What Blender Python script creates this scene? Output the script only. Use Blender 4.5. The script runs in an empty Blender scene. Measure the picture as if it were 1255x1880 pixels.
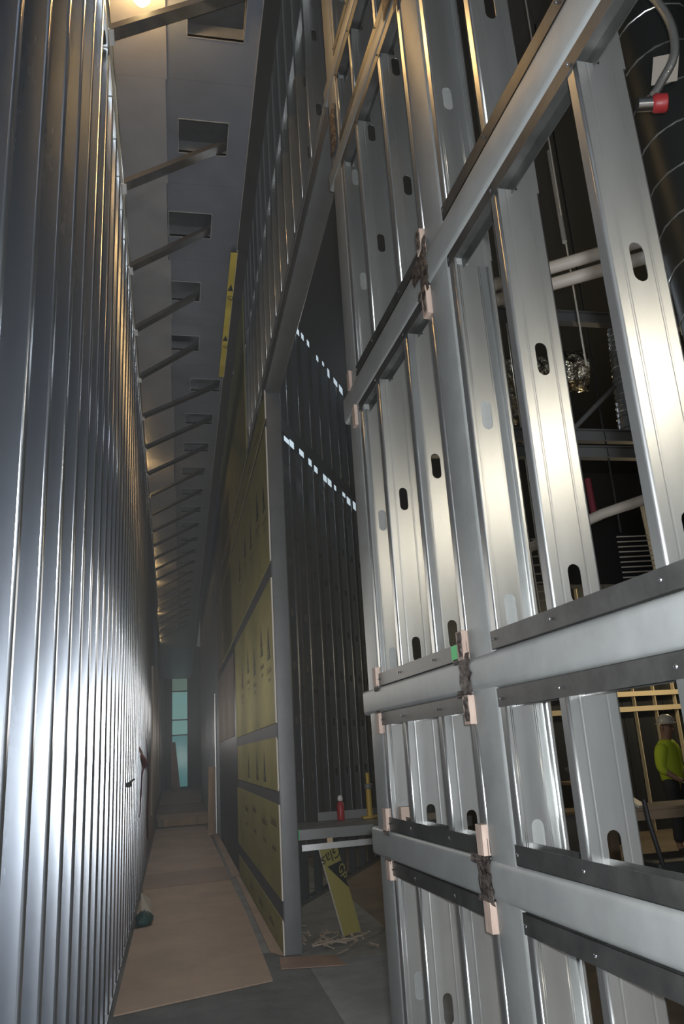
import bpy, bmesh, math, random
from mathutils import Vector, Matrix, Quaternion
random.seed(7)
scene = bpy.context.scene
COL = scene.collection
H = 1.636                                     # eye height

# ------------------------------------------------------------ camera
cd = bpy.data.cameras.new('camera'); cam = bpy.data.objects.new('camera', cd); COL.objects.link(cam)
# camera axes measured from the vanishing points of the corridor and of the uprights
# world X, Y, Z seen along the camera's right, down and forward
R_ = Vector((0.97974, -0.19090, -0.06061)); D_ = Vector((-0.00150, 0.29559, -0.95531)); F_ = Vector((0.20029, 0.93605, 0.28932))
F_.normalize(); R_ = (R_ - F_*R_.dot(F_)).normalized(); D_ = F_.cross(R_)
if D_.z > 0: D_ = -D_
rot = Matrix((R_, -D_, -F_)).transposed()
cam.matrix_world = Matrix.Translation((0, 0, H)) @ rot.to_4x4()
cd.sensor_fit = 'VERTICAL'; cd.sensor_height = 36.0; cd.lens = 36.0*1444/1880
cd.clip_start = 0.02; cd.clip_end = 300
scene.camera = cam

# ------------------------------------------------------------ light and exposure
scene.view_settings.view_transform = 'Standard'; scene.view_settings.look = 'None'
scene.view_settings.exposure = 0.18; scene.view_settings.gamma = 1.0
scene.view_settings.use_curve_mapping = False
w = bpy.data.worlds.new('dim_site'); scene.world = w; w.use_nodes = True
w.node_tree.nodes['Background'].inputs[0].default_value = (0.82, 0.92, 1.0, 1)
w.node_tree.nodes['Background'].inputs[1].default_value = 0.055

def point_light(name, loc, watts, color, radius=0.05):
    l = bpy.data.lights.new(name, 'POINT'); l.energy = watts; l.color = color; l.shadow_soft_size = radius
    o = bpy.data.objects.new(name, l); o.location = loc; COL.objects.link(o); return o
# the camera's own flash, a few centimetres beside the lens
point_light('camera_flash', (0.035, -0.05, H+0.045), 345, (0.93, 0.97, 1.0), 0.03)
# halogen work light standing in the big room to the right, behind the photographer
point_light('halogen_light', (2.72, -0.80, 3.52), 31, (1.0, 0.90, 0.72), 0.12)
# side room lamp, an added cool fill above it, lamp deep in the big room
point_light('side_room_light', (3.9, 10.6, 3.0), 30, (1.0, 0.84, 0.55), 0.08)
point_light('side_room_fill', (2.3, 8.6, 6.2), 30, (0.85, 0.93, 1.0), 0.1)  # added fill that brightens the dark side room
point_light('far_room_light', (8.2, 11.6, 3.4), 90, (1.0, 0.80, 0.48), 0.15)

# added fill lights along the corridor and behind the camera, without fixtures
point_light('fill_behind', (0.16, -4.2, 1.55), 280, (0.93, 0.96, 1.0), 0.25)
for yy, zz_, wt in [(4.4+1.9*k, 2.3, 8.0) for k in range(8)]+[(20.5, 2.3, 8), (25, 2.4, 8), (33, 2.4, 7), (43, 2.4, 6)]:
    point_light('corridor_fill', (0.12-.006*yy, yy, zz_), wt, (1.0, 0.95, 0.88), 0.45)

# ------------------------------------------------------------ materials
def mat(name, color, rough=0.5, metal=0.0, noise=None, bump=None, emit=None, spec=0.5, rnoise=0.0):
    m = bpy.data.materials.new(name); m.use_nodes = True
    nt = m.node_tree; b = nt.nodes['Principled BSDF']
    b.inputs['Base Color'].default_value = (*color, 1); b.inputs['Roughness'].default_value = rough
    b.inputs['Metallic'].default_value = metal; b.inputs['Specular IOR Level'].default_value = spec
    tc = None
    if noise or bump or rnoise:
        tc = nt.nodes.new('ShaderNodeTexCoord')
    if noise:
        sc, amt, stretch = noise[:3]
        col2 = noise[3] if len(noise) > 3 else tuple(c*(1-amt) for c in color)
        mp = nt.nodes.new('ShaderNodeMapping'); mp.inputs['Scale'].default_value = stretch
        nt.links.new(tc.outputs['Object'], mp.inputs['Vector'])
        n = nt.nodes.new('ShaderNodeTexNoise'); n.inputs['Scale'].default_value = sc; n.inputs['Detail'].default_value = 5
        n.inputs['Roughness'].default_value = 0.65
        nt.links.new(mp.outputs[0], n.inputs['Vector'])
        r = nt.nodes.new('ShaderNodeValToRGB'); r.color_ramp.elements[0].position = 0.35; r.color_ramp.elements[1].position = 0.66
        r.color_ramp.elements[0].color = (*col2, 1); r.color_ramp.elements[1].color = (*color, 1)
        nt.links.new(n.outputs['Fac'], r.inputs['Fac']); nt.links.new(r.outputs['Color'], b.inputs['Base Color'])
        if rnoise:
            mr = nt.nodes.new('ShaderNodeMapRange'); mr.inputs['To Min'].default_value = rough-rnoise; mr.inputs['To Max'].default_value = rough+rnoise
            nt.links.new(n.outputs['Fac'], mr.inputs['Value']); nt.links.new(mr.outputs[0], b.inputs['Roughness'])
    if bump:
        n = nt.nodes.new('ShaderNodeTexNoise'); n.inputs['Scale'].default_value = bump[0]; n.inputs['Detail'].default_value = 4
        nt.links.new(tc.outputs['Object'], n.inputs['Vector'])
        bp = nt.nodes.new('ShaderNodeBump'); bp.inputs['Strength'].default_value = bump[1]; bp.inputs['Distance'].default_value = bump[2]
        nt.links.new(n.outputs['Fac'], bp.inputs['Height']); nt.links.new(bp.outputs[0], b.inputs['Normal'])
    if emit:
        b.inputs['Emission Color'].default_value = (*emit[0], 1); b.inputs['Emission Strength'].default_value = emit[1]
    return m

M = {}
M['galv'] = mat('galvanised_steel', (0.66, 0.67, 0.66), 0.32, 0.92, (6, .10, (1, 1, .25)), rnoise=.05)
M['galv_dull'] = mat('dull_galvanised_steel', (0.50, 0.52, 0.54), 0.40, 0.72, (5, .18, (1, 1, .3)), rnoise=.06)
M['galv_left'] = mat('galvanised_steel_left', (0.66, 0.70, 0.76), 0.27, 0.95, (5, .12, (1, 1, .12)), rnoise=.03)
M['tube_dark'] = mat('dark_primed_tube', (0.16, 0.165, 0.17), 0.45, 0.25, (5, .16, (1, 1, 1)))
def add_sheen(m, frac, col, rough):
    # cold-rolled zinc: a tight mirror-like lobe over the broad one
    nt = m.node_tree; b = nt.nodes['Principled BSDF']; out = nt.nodes['Material Output']
    g = nt.nodes.new('ShaderNodeBsdfAnisotropic'); g.distribution = 'BECKMANN'
    g.inputs['Color'].default_value = (*col, 1); g.inputs['Roughness'].default_value = rough
    mx = nt.nodes.new('ShaderNodeMixShader'); mx.inputs[0].default_value = frac
    nt.links.new(b.outputs[0], mx.inputs[1]); nt.links.new(g.outputs[0], mx.inputs[2]); nt.links.new(mx.outputs[0], out.inputs['Surface'])
add_sheen(M['galv_left'], .55, (.78, .82, .88), .28)
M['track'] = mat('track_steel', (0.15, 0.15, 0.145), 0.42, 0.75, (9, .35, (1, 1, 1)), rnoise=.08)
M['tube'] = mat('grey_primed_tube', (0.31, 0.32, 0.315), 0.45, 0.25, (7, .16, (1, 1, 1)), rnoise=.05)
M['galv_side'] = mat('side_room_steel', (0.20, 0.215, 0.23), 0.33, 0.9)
M['patch_glow'] = mat('glow_patch', (.5, .6, .65), .5, 0, emit=((.72, .88, 1.0), .55))  # added self-glow for the bright scraps, not openings in the wall
M['brace'] = mat('brace_steel', (0.16, 0.16, 0.165), 0.4, 0.6, (5, .3, (1, 1, 1)))
M['screw'] = mat('zinc_screw', (0.85, 0.87, 0.9), 0.2, 1.0)
M['weld'] = mat('burnt_weld', (0.22, 0.19, 0.17), 0.5, 0.6, (40, .8, (1, 1, 1), (.03, .02, .018)), bump=(70, .9, .01))
M['shim'] = mat('pale_shim', (0.50, 0.385, 0.32), 0.75, 0, (14, .35, (1, 1, .2), (.30, .22, .18)))
M['green'] = mat('green_tape', (0.06, 0.46, 0.14), 0.5)
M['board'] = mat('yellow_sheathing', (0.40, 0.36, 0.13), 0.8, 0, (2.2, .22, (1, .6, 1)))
M['board_far'] = mat('warm_lit_sheathing', (0.27, 0.215, 0.185), 0.8, 0, (2, .25, (1, .5, 1)))  # far yellow boards, with warm light and haze mixed into the colour
M['board_scrap'] = mat('yellow_offcut', (0.47, 0.42, 0.13), 0.8)
M['board_edge'] = mat('gypsum_edge', (0.74, 0.68, 0.62), 0.8)
M['board_bright'] = mat('lit_yellow_sheathing', (0.70, 0.55, 0.09), 0.75)  # same yellow board, its lit brightness put into the colour
M['ink'] = mat('printed_ink', (0.030, 0.032, 0.028), 0.7)
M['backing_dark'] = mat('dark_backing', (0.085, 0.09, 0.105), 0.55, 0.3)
M['strap'] = mat('joint_backing', (0.12, 0.12, 0.13), 0.7, 0.1)
M['ceil'] = mat('soffit_grey', (0.20, 0.225, 0.275), 0.45, 0.1, (1.3, .18, (1, 1, 1)))
M['ceil_light'] = mat('soffit_sheet', (0.38, 0.38, 0.40), 0.45, 0.1, (1.1, .2, (1, 1, 1)))
M['dark_metal'] = mat('dark_steel', (0.06, 0.065, 0.07), 0.4, 0.6)
M['deck'] = mat('dark_deck', (0.05, 0.05, 0.05), 0.7)
M['concrete'] = mat('concrete', (0.33, 0.34, 0.34), 0.75, 0, (2.5, .35, (1, 1, 1)), bump=(30, .25, .01))
M['room_floor'] = mat('dusty_floor', (0.25, 0.20, 0.15), 0.8, 0, (1.5, .4, (1, 1, 1)))
M['hardboard'] = mat('floor_hardboard', (0.56, 0.40, 0.29), 0.62, 0, (1.6, .28, (1, .7, 1)), rnoise=.08)
M['hardboard2'] = mat('floor_hardboard_dark', (0.42, 0.275, 0.20), 0.62, 0, (1.9, .3, (1, .6, 1)))
M['plywood'] = mat('raw_plywood', (0.64, 0.47, 0.31), 0.7, 0, (6, .3, (1, 1, .15)))
M['beige'] = mat('beige_sheet', (0.42, 0.36, 0.29), 0.6, 0, (2, .2, (1, 1, .4)))
M['glass'] = mat('teal_daylit_glass', (0.05, 0.2, 0.2), 0.12, 0, emit=((0.28, 0.62, 0.60), 0.48))
M['glass_low'] = mat('deep_teal_glass', (0.05, 0.2, 0.2), 0.12, 0, emit=((0.13, 0.44, 0.46), 0.40))
M['glass_top'] = mat('green_daylit_glass', (0.05, 0.2, 0.2), 0.12, 0, emit=((0.22, 0.38, 0.31), 0.40))
M['end'] = mat('end_wall', (0.05, 0.055, 0.06), 0.7)
M['bulb'] = mat('glowing_bulb', (1, .8, .5), 0.3, 0, emit=((1.0, 0.72, 0.32), 60))
M['red'] = mat('red_webbing', (0.16, 0.018, 0.03), 0.7)
M['red_paint'] = mat('red_paint', (0.40, 0.035, 0.04), 0.4)
M['white_plastic'] = mat('white_plastic', (0.75, 0.72, 0.72), 0.4)
M['black'] = mat('black_rubber', (0.02, 0.02, 0.022), 0.6)
M['teal_bag'] = mat('green_bag', (0.03, 0.10, 0.095), 0.55)
M['yellow_paint'] = mat('yellow_prop_paint', (0.50, 0.34, 0.06), 0.5)
M['pipe'] = mat('pale_pipe', (0.55, 0.50, 0.44), 0.5)
M['duct'] = mat('spiral_duct', (0.07, 0.075, 0.075), 0.45, 0.8)
M['foil'] = mat('crinkled_foil', (0.62, 0.58, 0.48), 0.14, 1.0, bump=(14, 1.0, .06))
M['wire'] = mat('bright_wire', (0.8, 0.76, 0.68), 0.3, 0.6)
M['hose'] = mat('braided_hose', (0.78, 0.77, 0.74), 0.26, 0.9, bump=(160, .6, .004))
M['wood'] = mat('lumber', (0.25, 0.185, 0.125), 0.7, 0, (4, .35, (.2, 1, 1)))
M['hivis'] = mat('hi_vis_fabric', (0.46, 0.58, 0.03), 0.8)
M['cloth'] = mat('dark_workwear', (0.03, 0.032, 0.036), 0.85)
M['skin'] = mat('skin', (0.28, 0.17, 0.12), 0.6)
M['hat'] = mat('pale_hard_hat', (0.5, 0.48, 0.44), 0.35)
M['beam_yellow'] = mat('lamplit_yellow_strip', (0.78, 0.66, 0.44), 0.6)  # yellow of lamplight on the far studs put into the colour
M['steel_dark'] = mat('grey_beam', (0.20, 0.20, 0.20), 0.5, 0.3)
M['debris'] = mat('scrap_paper', (0.46, 0.38, 0.30), 0.8)

# ------------------------------------------------------------ mesh helpers
class MB:
    def __init__(s): s.v = []; s.f = []
    def add(s, vs, fs):
        n = len(s.v); s.v += [tuple(v) for v in vs]; s.f += [tuple(i+n for i in f) for f in fs]; return s
    def box(s, x0, x1, y0, y1, z0, z1, c=0.0):
        if c <= 0:
            v = [(x, y, z) for z in (z0, z1) for y in (y0, y1) for x in (x0, x1)]
            return s.add(v, [(0, 2, 3, 1), (4, 5, 7, 6), (0, 1, 5, 4), (2, 6, 7, 3), (0, 4, 6, 2), (1, 3, 7, 5)])
        bm = bmesh.new(); bmesh.ops.create_cube(bm, size=1)
        for v in bm.verts: v.co = ((x0+x1)/2+v.co.x*(x1-x0), (y0+y1)/2+v.co.y*(y1-y0), (z0+z1)/2+v.co.z*(z1-z0))
        bmesh.ops.bevel(bm, geom=bm.edges[:], offset=c, segments=2, affect='EDGES', profile=.5)
        bm.verts.index_update(); vs = [tuple(v.co) for v in bm.verts]; fs = [tuple(v.index for v in f.verts) for f in bm.faces]
        bm.free(); return s.add(vs, fs)
    def sweep(s, prof, p0, p1, up=(0, 0, 1), closed=True, caps=True):
        """extrude a profile of (u, v) points from p0 to p1; v along up, u along axis x up"""
        p0 = Vector(p0); p1 = Vector(p1); d = (p1-p0).normalized(); up = Vector(up)
        u = d.cross(up).normalized(); vv = u.cross(d).normalized(); n = len(prof)
        vs = [p + u*a + vv*b for p in (p0, p1) for a, b in prof]
        fs = [(i, (i+1) % n, n+(i+1) % n, n+i) for i in range(n if closed else n-1)]
        if caps and closed: fs += [tuple(range(n-1, -1, -1)), tuple(range(n, 2*n))]
        return s.add(vs, fs)
    def tube(s, pts, r, n=8, caps=True):
        pts = [Vector(p) for p in pts]; rs = r if isinstance(r, (list, tuple)) else [r]*len(pts)
        rings = []; prev = None
        for i, p in enumerate(pts):
            d = (pts[min(i+1, len(pts)-1)]-pts[max(i-1, 0)]).normalized()
            a = Vector((0, 0, 1)) if abs(d.z) < .9 else Vector((1, 0, 0))
            u = d.cross(a).normalized() if prev is None else (prev-d*prev.dot(d)).normalized()
            prev = u; v = d.cross(u)
            rings.append([p+u*rs[i]*math.cos(t*2*math.pi/n)+v*rs[i]*math.sin(t*2*math.pi/n) for t in range(n)])
        vs = [q for r_ in rings for q in r_]; fs = []
        for i in range(len(pts)-1):
            for t in range(n): fs.append((i*n+t, i*n+(t+1) % n, (i+1)*n+(t+1) % n, (i+1)*n+t))
        if caps: fs += [tuple(range(n-1, -1, -1)), tuple(range((len(pts)-1)*n, len(pts)*n))]
        return s.add(vs, fs)
    def obox(s, p0, p1, w_, h_, up=(0, 0, 1)):
        return s.sweep([(-w_/2, -h_/2), (w_/2, -h_/2), (w_/2, h_/2), (-w_/2, h_/2)], p0, p1, up)
    def mesh(s, name, smooth=False):
        me = bpy.data.meshes.new(name); me.from_pydata(s.v, [], s.f)
        bm = bmesh.new(); bm.from_mesh(me); bmesh.ops.recalc_face_normals(bm, faces=bm.faces[:]); bm.to_mesh(me); bm.free()
        if smooth:
            me.shade_smooth()
            me.set_sharp_from_angle(angle=math.radians(40))
        me.update(); return me

def obj(name, mb, m, parent=None, smooth=False, loc=None, **props):
    me = mb if isinstance(mb, bpy.types.Mesh) else mb.mesh(name, smooth)
    if not me.materials: me.materials.append(m)
    o = bpy.data.objects.new(name, me); COL.objects.link(o)
    if parent: o.parent = parent
    if loc: o.location = loc
    for k, v in props.items(): o[k] = v
    return o
def thing(name, label, cat, loc=(0, 0, 0), rotz=0, group=None):
    o = bpy.data.objects.new(name, None); COL.objects.link(o); o.location = loc; o.rotation_euler = (0, 0, rotz)
    o.empty_display_size = .1; o['label'] = label; o['category'] = cat
    if group: o['group'] = group
    return o
def tag(o, label, cat, group=None):
    o['label'] = label; o['category'] = cat
    if group: o['group'] = group
    return o
def struct(name, loc=(0, 0, 0), rotz=0, label=None):
    o = bpy.data.objects.new(name, None); COL.objects.link(o); o.location = loc; o.rotation_euler = (0, 0, rotz)
    o.empty_display_size = .1; o['kind'] = 'structure'
    if label: o['label'] = label
    return o
def clone(o, parent, loc):
    c = o.copy(); COL.objects.link(c); c.parent = parent; c.location = loc; return c

# C-stud profile as an open polyline (x = depth, y = flange direction), thickened to t
def c_profile(depth, flange, lip=.013, r=.006, t=.0022, ribs=True):
    pts = [(lip, flange), (r*.6, flange), (0, flange-r*.6)]
    for k in range(5):
        a = math.pi + k*math.pi/8
        pts.append((r+r*math.cos(a), r+r*math.sin(a)))
    if ribs:
        for q in (.24, .76):
            x = depth*q; pts += [(x-.004, 0), (x-.0015, .0003), (x+.0015, .0003), (x+.004, 0)]
    for k in range(5):
        a = 1.5*math.pi + k*math.pi/8
        pts.append((depth-r+r*math.cos(a), r+r*math.sin(a)))
    pts += [(depth, flange-r*.6), (depth-r*.6, flange), (depth-lip, flange)]
    return pts
def offset_poly(pts, t):
    out = []
    for i, p in enumerate(pts):
        a = Vector(pts[max(i-1, 0)]); b = Vector(pts[min(i+1, len(pts)-1)]); d = (b-a).normalized()
        out.append((p[0]-d.y*t, p[1]+d.x*t))
    return out
def stud_mb(depth, flange, z0, z1, slots=(), sgnx=1, sgny=1, t=.0022, ribs=True, slot=(.038, .105), r=.008):
    """C-stud standing up, web at y=0 (outer corner at the origin), flanges towards +y*sgny; stadium slots cut through the web"""
    m = MB(); P = c_profile(depth, flange, r=r, t=t, ribs=ribs); Q = offset_poly(P, t); n = len(P)
    lev = [z0]
    slots = [z for z in slots if z0+.02 < z < z1-.02]
    for zc in sorted(slots): lev += [max(z0, zc-slot[1]/2-.012), min(z1, zc+slot[1]/2+.012)]
    lev.append(z1); lev = sorted(set(lev))
    def S(p, z): return (p[0]*sgnx, p[1]*sgny, z)
    # index of the flat web part that carries the slot
    mid = [i for i in range(n-1) if abs(P[i][1]) < 1e-9 and abs(P[i+1][1]) < 1e-9 and P[i][0] < depth/2 < P[i+1][0]][0]
    for a, b in zip(lev[:-1], lev[1:]):
        if b-a < 1e-6: continue
        zs = [z for z in slots if a < z < b]
        for i in range(n-1):
            if zs and i == mid: continue
            m.add([S(P[i], a), S(P[i+1], a), S(P[i+1], b), S(P[i], b)], [(0, 1, 2, 3)])
            m.add([S(Q[i], a), S(Q[i+1], a), S(Q[i+1], b), S(Q[i], b)], [(0, 1, 2, 3)])
        if zs:
            zc = zs[0]; hw, hh = slot[0]/2, slot[1]/2; x0, x1 = P[mid][0], P[mid+1][0]; xc = depth/2
            ring = []
            N = 6
            for k in range(N+1): ring.append((xc+hw*math.cos(math.pi*k/N), zc+hh-hw+hw*math.sin(math.pi*k/N)))
            for k in range(N+1): ring.append((xc-hw*math.cos(math.pi*k/N), zc-hh+hw-hw*math.sin(math.pi*k/N)))
            L = len(ring)
            b0, b1 = max(zc-hh, a), min(zc+hh, b)
            ring = [(x, min(max(z, a+.001), b-.001)) for x, z in ring]
            outer = []
            for k, (x, z) in enumerate(ring):
                if k <= N: f_ = k/N; outer.append((x1, b) if f_ < .26 and k > 0 else ((x1, z) if k == 0 else ((x0, z) if k == N else ((x0, b) if f_ > .74 else (x, b)))))
                else:
                    kk = k-N-1; f_ = kk/N
                    outer.append((x0, z) if kk == 0 else ((x1, z) if kk == N else ((x0, a) if f_ < .26 else ((x1, a) if f_ > .74 else (x, a)))))
            for yy in (0, t):
                vs = [S((x, yy), z) for x, z in ring] + [S((x, yy), z) for x, z in outer]
                m.add(vs, [(k, (k+1) % L, L+(k+1) % L, L+k) for k in range(L)])
            vs = [S((x, 0), z) for x, z in ring] + [S((x, t), z) for x, z in ring]
            m.add(vs, [(k, (k+1) % L, L+(k+1) % L, L+k) for k in range(L)])
    for z in (z0, z1):
        m.add([S(p, z) for p in P]+[S(q, z) for q in Q], [(i, i+1, n+i+1, n+i) for i in range(n-1)])
    for i in (0, n-1):
        m.add([S(P[i], z0), S(Q[i], z0), S(Q[i], z1), S(P[i], z1)], [(0, 1, 2, 3)])
    return m
def merged(m, name):
    me = bpy.data.meshes.new(name); me.from_pydata(m.v, [], m.f)
    bm = bmesh.new(); bm.from_mesh(me); bmesh.ops.remove_doubles(bm, verts=bm.verts[:], dist=1e-5)
    bmesh.ops.recalc_face_normals(bm, faces=bm.faces[:]); bm.to_mesh(me); bm.free()
    for p in me.polygons:                       # only the rolled corners are smooth
        nx, ny, nz = (abs(c) for c in p.normal); p.use_smooth = max(nx, ny) < .999 and nz < .01 and min(nx, ny) > .12
    return me
# U-track lying along y, web at z=0, flanges towards dz
def track_mb(depth, y0, y1, z, dz, fl=.055, x0=0.0, t=.002):
    m = MB(); sg = 1 if dz > 0 else -1
    m.box(x0, x0+depth, y0, y1, min(z, z+sg*t), max(z, z+sg*t))
    for xa in (x0, x0+depth-t): m.box(xa, xa+t, y0, y1, min(z, z+sg*fl), max(z, z+sg*fl))
    return m
def screw_mb(x, y, z, r=.0055):
    m = MB(); pr = [(0, r*.55), (-.0022, r), (-.0045, r*.75), (-.006, r*.3)]
    vs = []; n = 8
    for dx, rr in pr:
        for k in range(n): vs.append((x+dx, y+rr*math.cos(k*2*math.pi/n), z+rr*math.sin(k*2*math.pi/n)))
    fs = [(i*n+k, i*n+(k+1) % n, (i+1)*n+(k+1) % n, (i+1)*n+k) for i in range(3) for k in range(n)]
    fs.append(tuple(range(3*n, 4*n)))
    return m.add(vs, fs)
def hss(m, x0, x1, y0, y1, z0, z1, axis, r=.016):
    """rolled hollow section with rounded long edges, solid ends left open as dark recesses"""
    def rr(a0, a1, b0, b1, r):
        out = []
        for cx_, cy_, s_ in ((a1-r, b0+r, -.5), (a1-r, b1-r, 0), (a0+r, b1-r, .5), (a0+r, b0+r, 1)):
            for k in range(5):
                a = math.pi*(s_+k/8); out.append((cx_+r*math.cos(a), cy_+r*math.sin(a)))
        return out
    if axis == 'y': o = rr(x0, x1, z0, z1, r); i = rr(x0+.009, x1-.009, z0+.009, z1-.009, r*.6); f = lambda p, e: (p[0], e, p[1]); e0, e1 = y0, y1
    elif axis == 'z': o = rr(x0, x1, y0, y1, r); i = rr(x0+.009, x1-.009, y0+.009, y1-.009, r*.6); f = lambda p, e: (p[0], p[1], e); e0, e1 = z0, z1
    n = len(o)
    for e in (0,):
        vs = [f(p, e0) for p in o]+[f(p, e1) for p in o]+[f(p, e0) for p in i]+[f(p, e1) for p in i]
        fs = []
        for k in range(n):
            j = (k+1) % n
            fs += [(k, j, n+j, n+k), (2*n+k, 2*n+j, 3*n+j, 3*n+k), (k, j, 2*n+j, 2*n+k), (n+k, n+j, 3*n+j, 3*n+k)]
        m.add(vs, fs)
    return m
def text_mesh(body, size, m, parent, origin, right, up, name='printed_mark', lift=.0008):
    cu = bpy.data.curves.new('t', 'FONT'); cu.body = body; cu.size = size; cu.resolution_u = 2; cu.align_x = 'CENTER'
    o = bpy.data.objects.new('t', cu); COL.objects.link(o)
    dg = bpy.context.evaluated_depsgraph_get(); me = bpy.data.meshes.new_from_object(o.evaluated_get(dg))
    bpy.data.objects.remove(o)
    r = Vector(right).normalized(); u = Vector(up).normalized(); nn = r.cross(u); og = Vector(origin)+nn*lift
    for v in me.vertices: v.co = og + r*v.co.x + u*v.co.y
    me.name = name; me.materials.clear(); me.materials.append(m)
    ob = bpy.data.objects.new(name, me); COL.objects.link(ob); ob.parent = parent; return ob
def poly_mark(pts2, m, parent, origin, right, up, name='printed_triangle', lift=.0006):
    r = Vector(right).normalized(); u = Vector(up).normalized(); nn = r.cross(u); og = Vector(origin)+nn*lift
    mb = MB().add([og+r*a+u*b for a, b in pts2], [tuple(range(len(pts2)))])
    return obj(name, mb, m, parent)

# ------------------------------------------------------------ floor, left wall, ceiling
fl = MB().box(-3.0, 1.9, -3, 54, -.12, 0)
obj('floor', fl, M['concrete'], kind='structure')
obj('floor_hall', MB().box(1.9, 22, -6, 54, -.12, 0), M['room_floor'], kind='structure')

LROT = 0.0119                                  # left wall runs a touch to the left of the corridor axis
LX = -0.4064
wall_l = struct('wall_left', (LX, 0, 0), LROT)
WT = 6.13
sm = merged(stud_mb(.152, .041, .03, WT-.01, (), sgnx=-1, ribs=False, r=.010), 'stud'); sm.materials.append(M['galv_left'])
y = 2.186 - .4064*4
N_LEFT = 58
obj('edge_conduit', MB().tube([(.0, -2.5, WT+.022), (.004, 6, WT+.026), (0, 15, WT+.022), (0, 24.4, WT+.022)], .02, 10), M['galv'], wall_l, True)
for k in range(N_LEFT):
    obj('stud', sm, M['galv_left'], wall_l, loc=(0, y + .4064*k, 0))
obj('bottom_track', track_mb(.156, -2.5, 24.5, .002, 1, .035, x0=-.154), M['galv_dull'], wall_l)
obj('top_track', track_mb(.156, -2.5, 24.5, WT, -1, .05, x0=-.154), M['galv'], wall_l)
for k in range(10):
    obj('sheathing_panel', MB().box(-.172, -.157, -2.5+2.71*k, -2.5+2.71*k+2.704, .02, WT), M['strap'], wall_l)
# sheeted end of the left wall
for k in range(6):
    obj('sheathing_panel', MB().box(-.02, .035, 17.3+2.44*k, 17.3+2.44*k+2.43, .62, 2.9+1.25*(1 if k > 1 else .55)), M['beige'], wall_l)
for k in range(10):
    obj('far_panel', MB().box(-.17, -.03, 24.6+2.75*k, 24.6+2.75*k+2.74, 0, 6.1), M['strap'], wall_l)

CZ = 6.60
ceil = struct('ceiling')
holes = []
for n in range(24):
    yc = 4.30+1.155*n
    xc = [.25, .185, .09, .01, .02, .33, .27, .25][n] if n < 8 else .22-.008*(n-8)
    holes.append((xc, yc))
HX, HY = .20, .185
# the soffit sheets between the openings, one sheet per opening
for i, (xc, yc) in enumerate(holes):
    a, b = yc-.5775, yc+.5775
    m = MB()
    m.box(-.12, xc-HX, a, b-.003, CZ, CZ+.02); m.box(xc+HX, .56, a, b-.003, CZ, CZ+.02)
    m.box(xc-HX, xc+HX, a, yc-HY, CZ, CZ+.02); m.box(xc-HX, xc+HX, yc+HY, b-.003, CZ, CZ+.02)
    obj('soffit_panel', m, M['ceil'], ceil)
    fr = MB()
    for x0, x1, y0, y1 in ((xc-HX-.006, xc-HX, yc-HY, yc+HY), (xc+HX, xc+HX+.006, yc-HY, yc+HY), (xc-HX, xc+HX, yc-HY-.006, yc-HY), (xc-HX, xc+HX, yc+HY, yc+HY+.006)):
        fr.box(x0, x1, y0, y1, CZ-.006, CZ+.12)
    obj('opening_rim', fr, M['galv_dull'], ceil)
    obj('lap_sheet', MB().box(-1.5, -.10-.012*(i % 3), a, b-.002, CZ-.014, CZ-.002), M['ceil_light'], ceil)
    if i < 16:
        obj('cross_channel', MB().sweep([(-.03, -.02), (.03, -.02), (.03, .02), (.027, .02), (.027, -.017), (-.027, -.017), (-.027, .02), (-.03, .02)],
            (xc-HX-.3, yc-.03, CZ+.20), (xc+HX+.2, yc-.03, CZ+.20)), M['galv'], ceil)
obj('soffit_panel', MB().box(-1.5, .56, -1.0, 3.71, CZ, CZ+.02), M['ceil'], ceil)
obj('far_panel', MB().box(-1.9, .56, 31.4, 53, CZ, CZ+.02), M['ceil'], ceil)
obj('upper_deck', MB().box(-2.2, .56, -1, 53, CZ+.40, CZ+.43), M['galv_dull'], ceil)
obj('edge_beam', MB().box(.56, .68, -1, 53, CZ-.02, CZ+.50), M['dark_metal'], ceil)
obj('edge_angle', MB().box(.555, .562, -1, 53, CZ-.035, CZ+.02), M['galv_dull'], ceil)

# kickers from the top of the left wall up into the openings
ordn = ['first', 'second', 'third', 'fourth', 'fifth', 'sixth', 'seventh', 'eighth', 'ninth', 'tenth', 'eleventh', 'twelfth', 'thirteenth', 'fourteenth', 'fifteenth',
        'sixteenth', 'seventeenth', 'eighteenth', 'nineteenth', 'twentieth', 'twenty-first', 'twenty-second', 'twenty-third', 'twenty-fourth']
bprof = [(-.05, -.02), (.05, -.02), (.05, .02), (.047, .02), (.047, -.017), (-.047, -.017), (-.047, .02), (-.05, .02)]
for i, (xc, yc) in enumerate(holes):
    lx = LX - .012*yc
    lab = 'steel brace from left wall to ceiling opening, '+ordn[i]+' counted from the bright bulb'
    t = thing('ceiling_brace', lab, 'brace', (lx-.05, yc+(.13 if i else -.16), WT), 0, 'ceiling braces along the corridor')
    dx = xc+.30-(lx-.05)
    obj('brace_channel', MB().sweep(bprof, (0, 0, .0), (dx, 0, .60), (0, 0, 1)), M['brace'], t)
    obj('foot_plate', MB().box(-.06, .09, -.06, .06, 0, .006), M['galv'], t)

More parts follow.
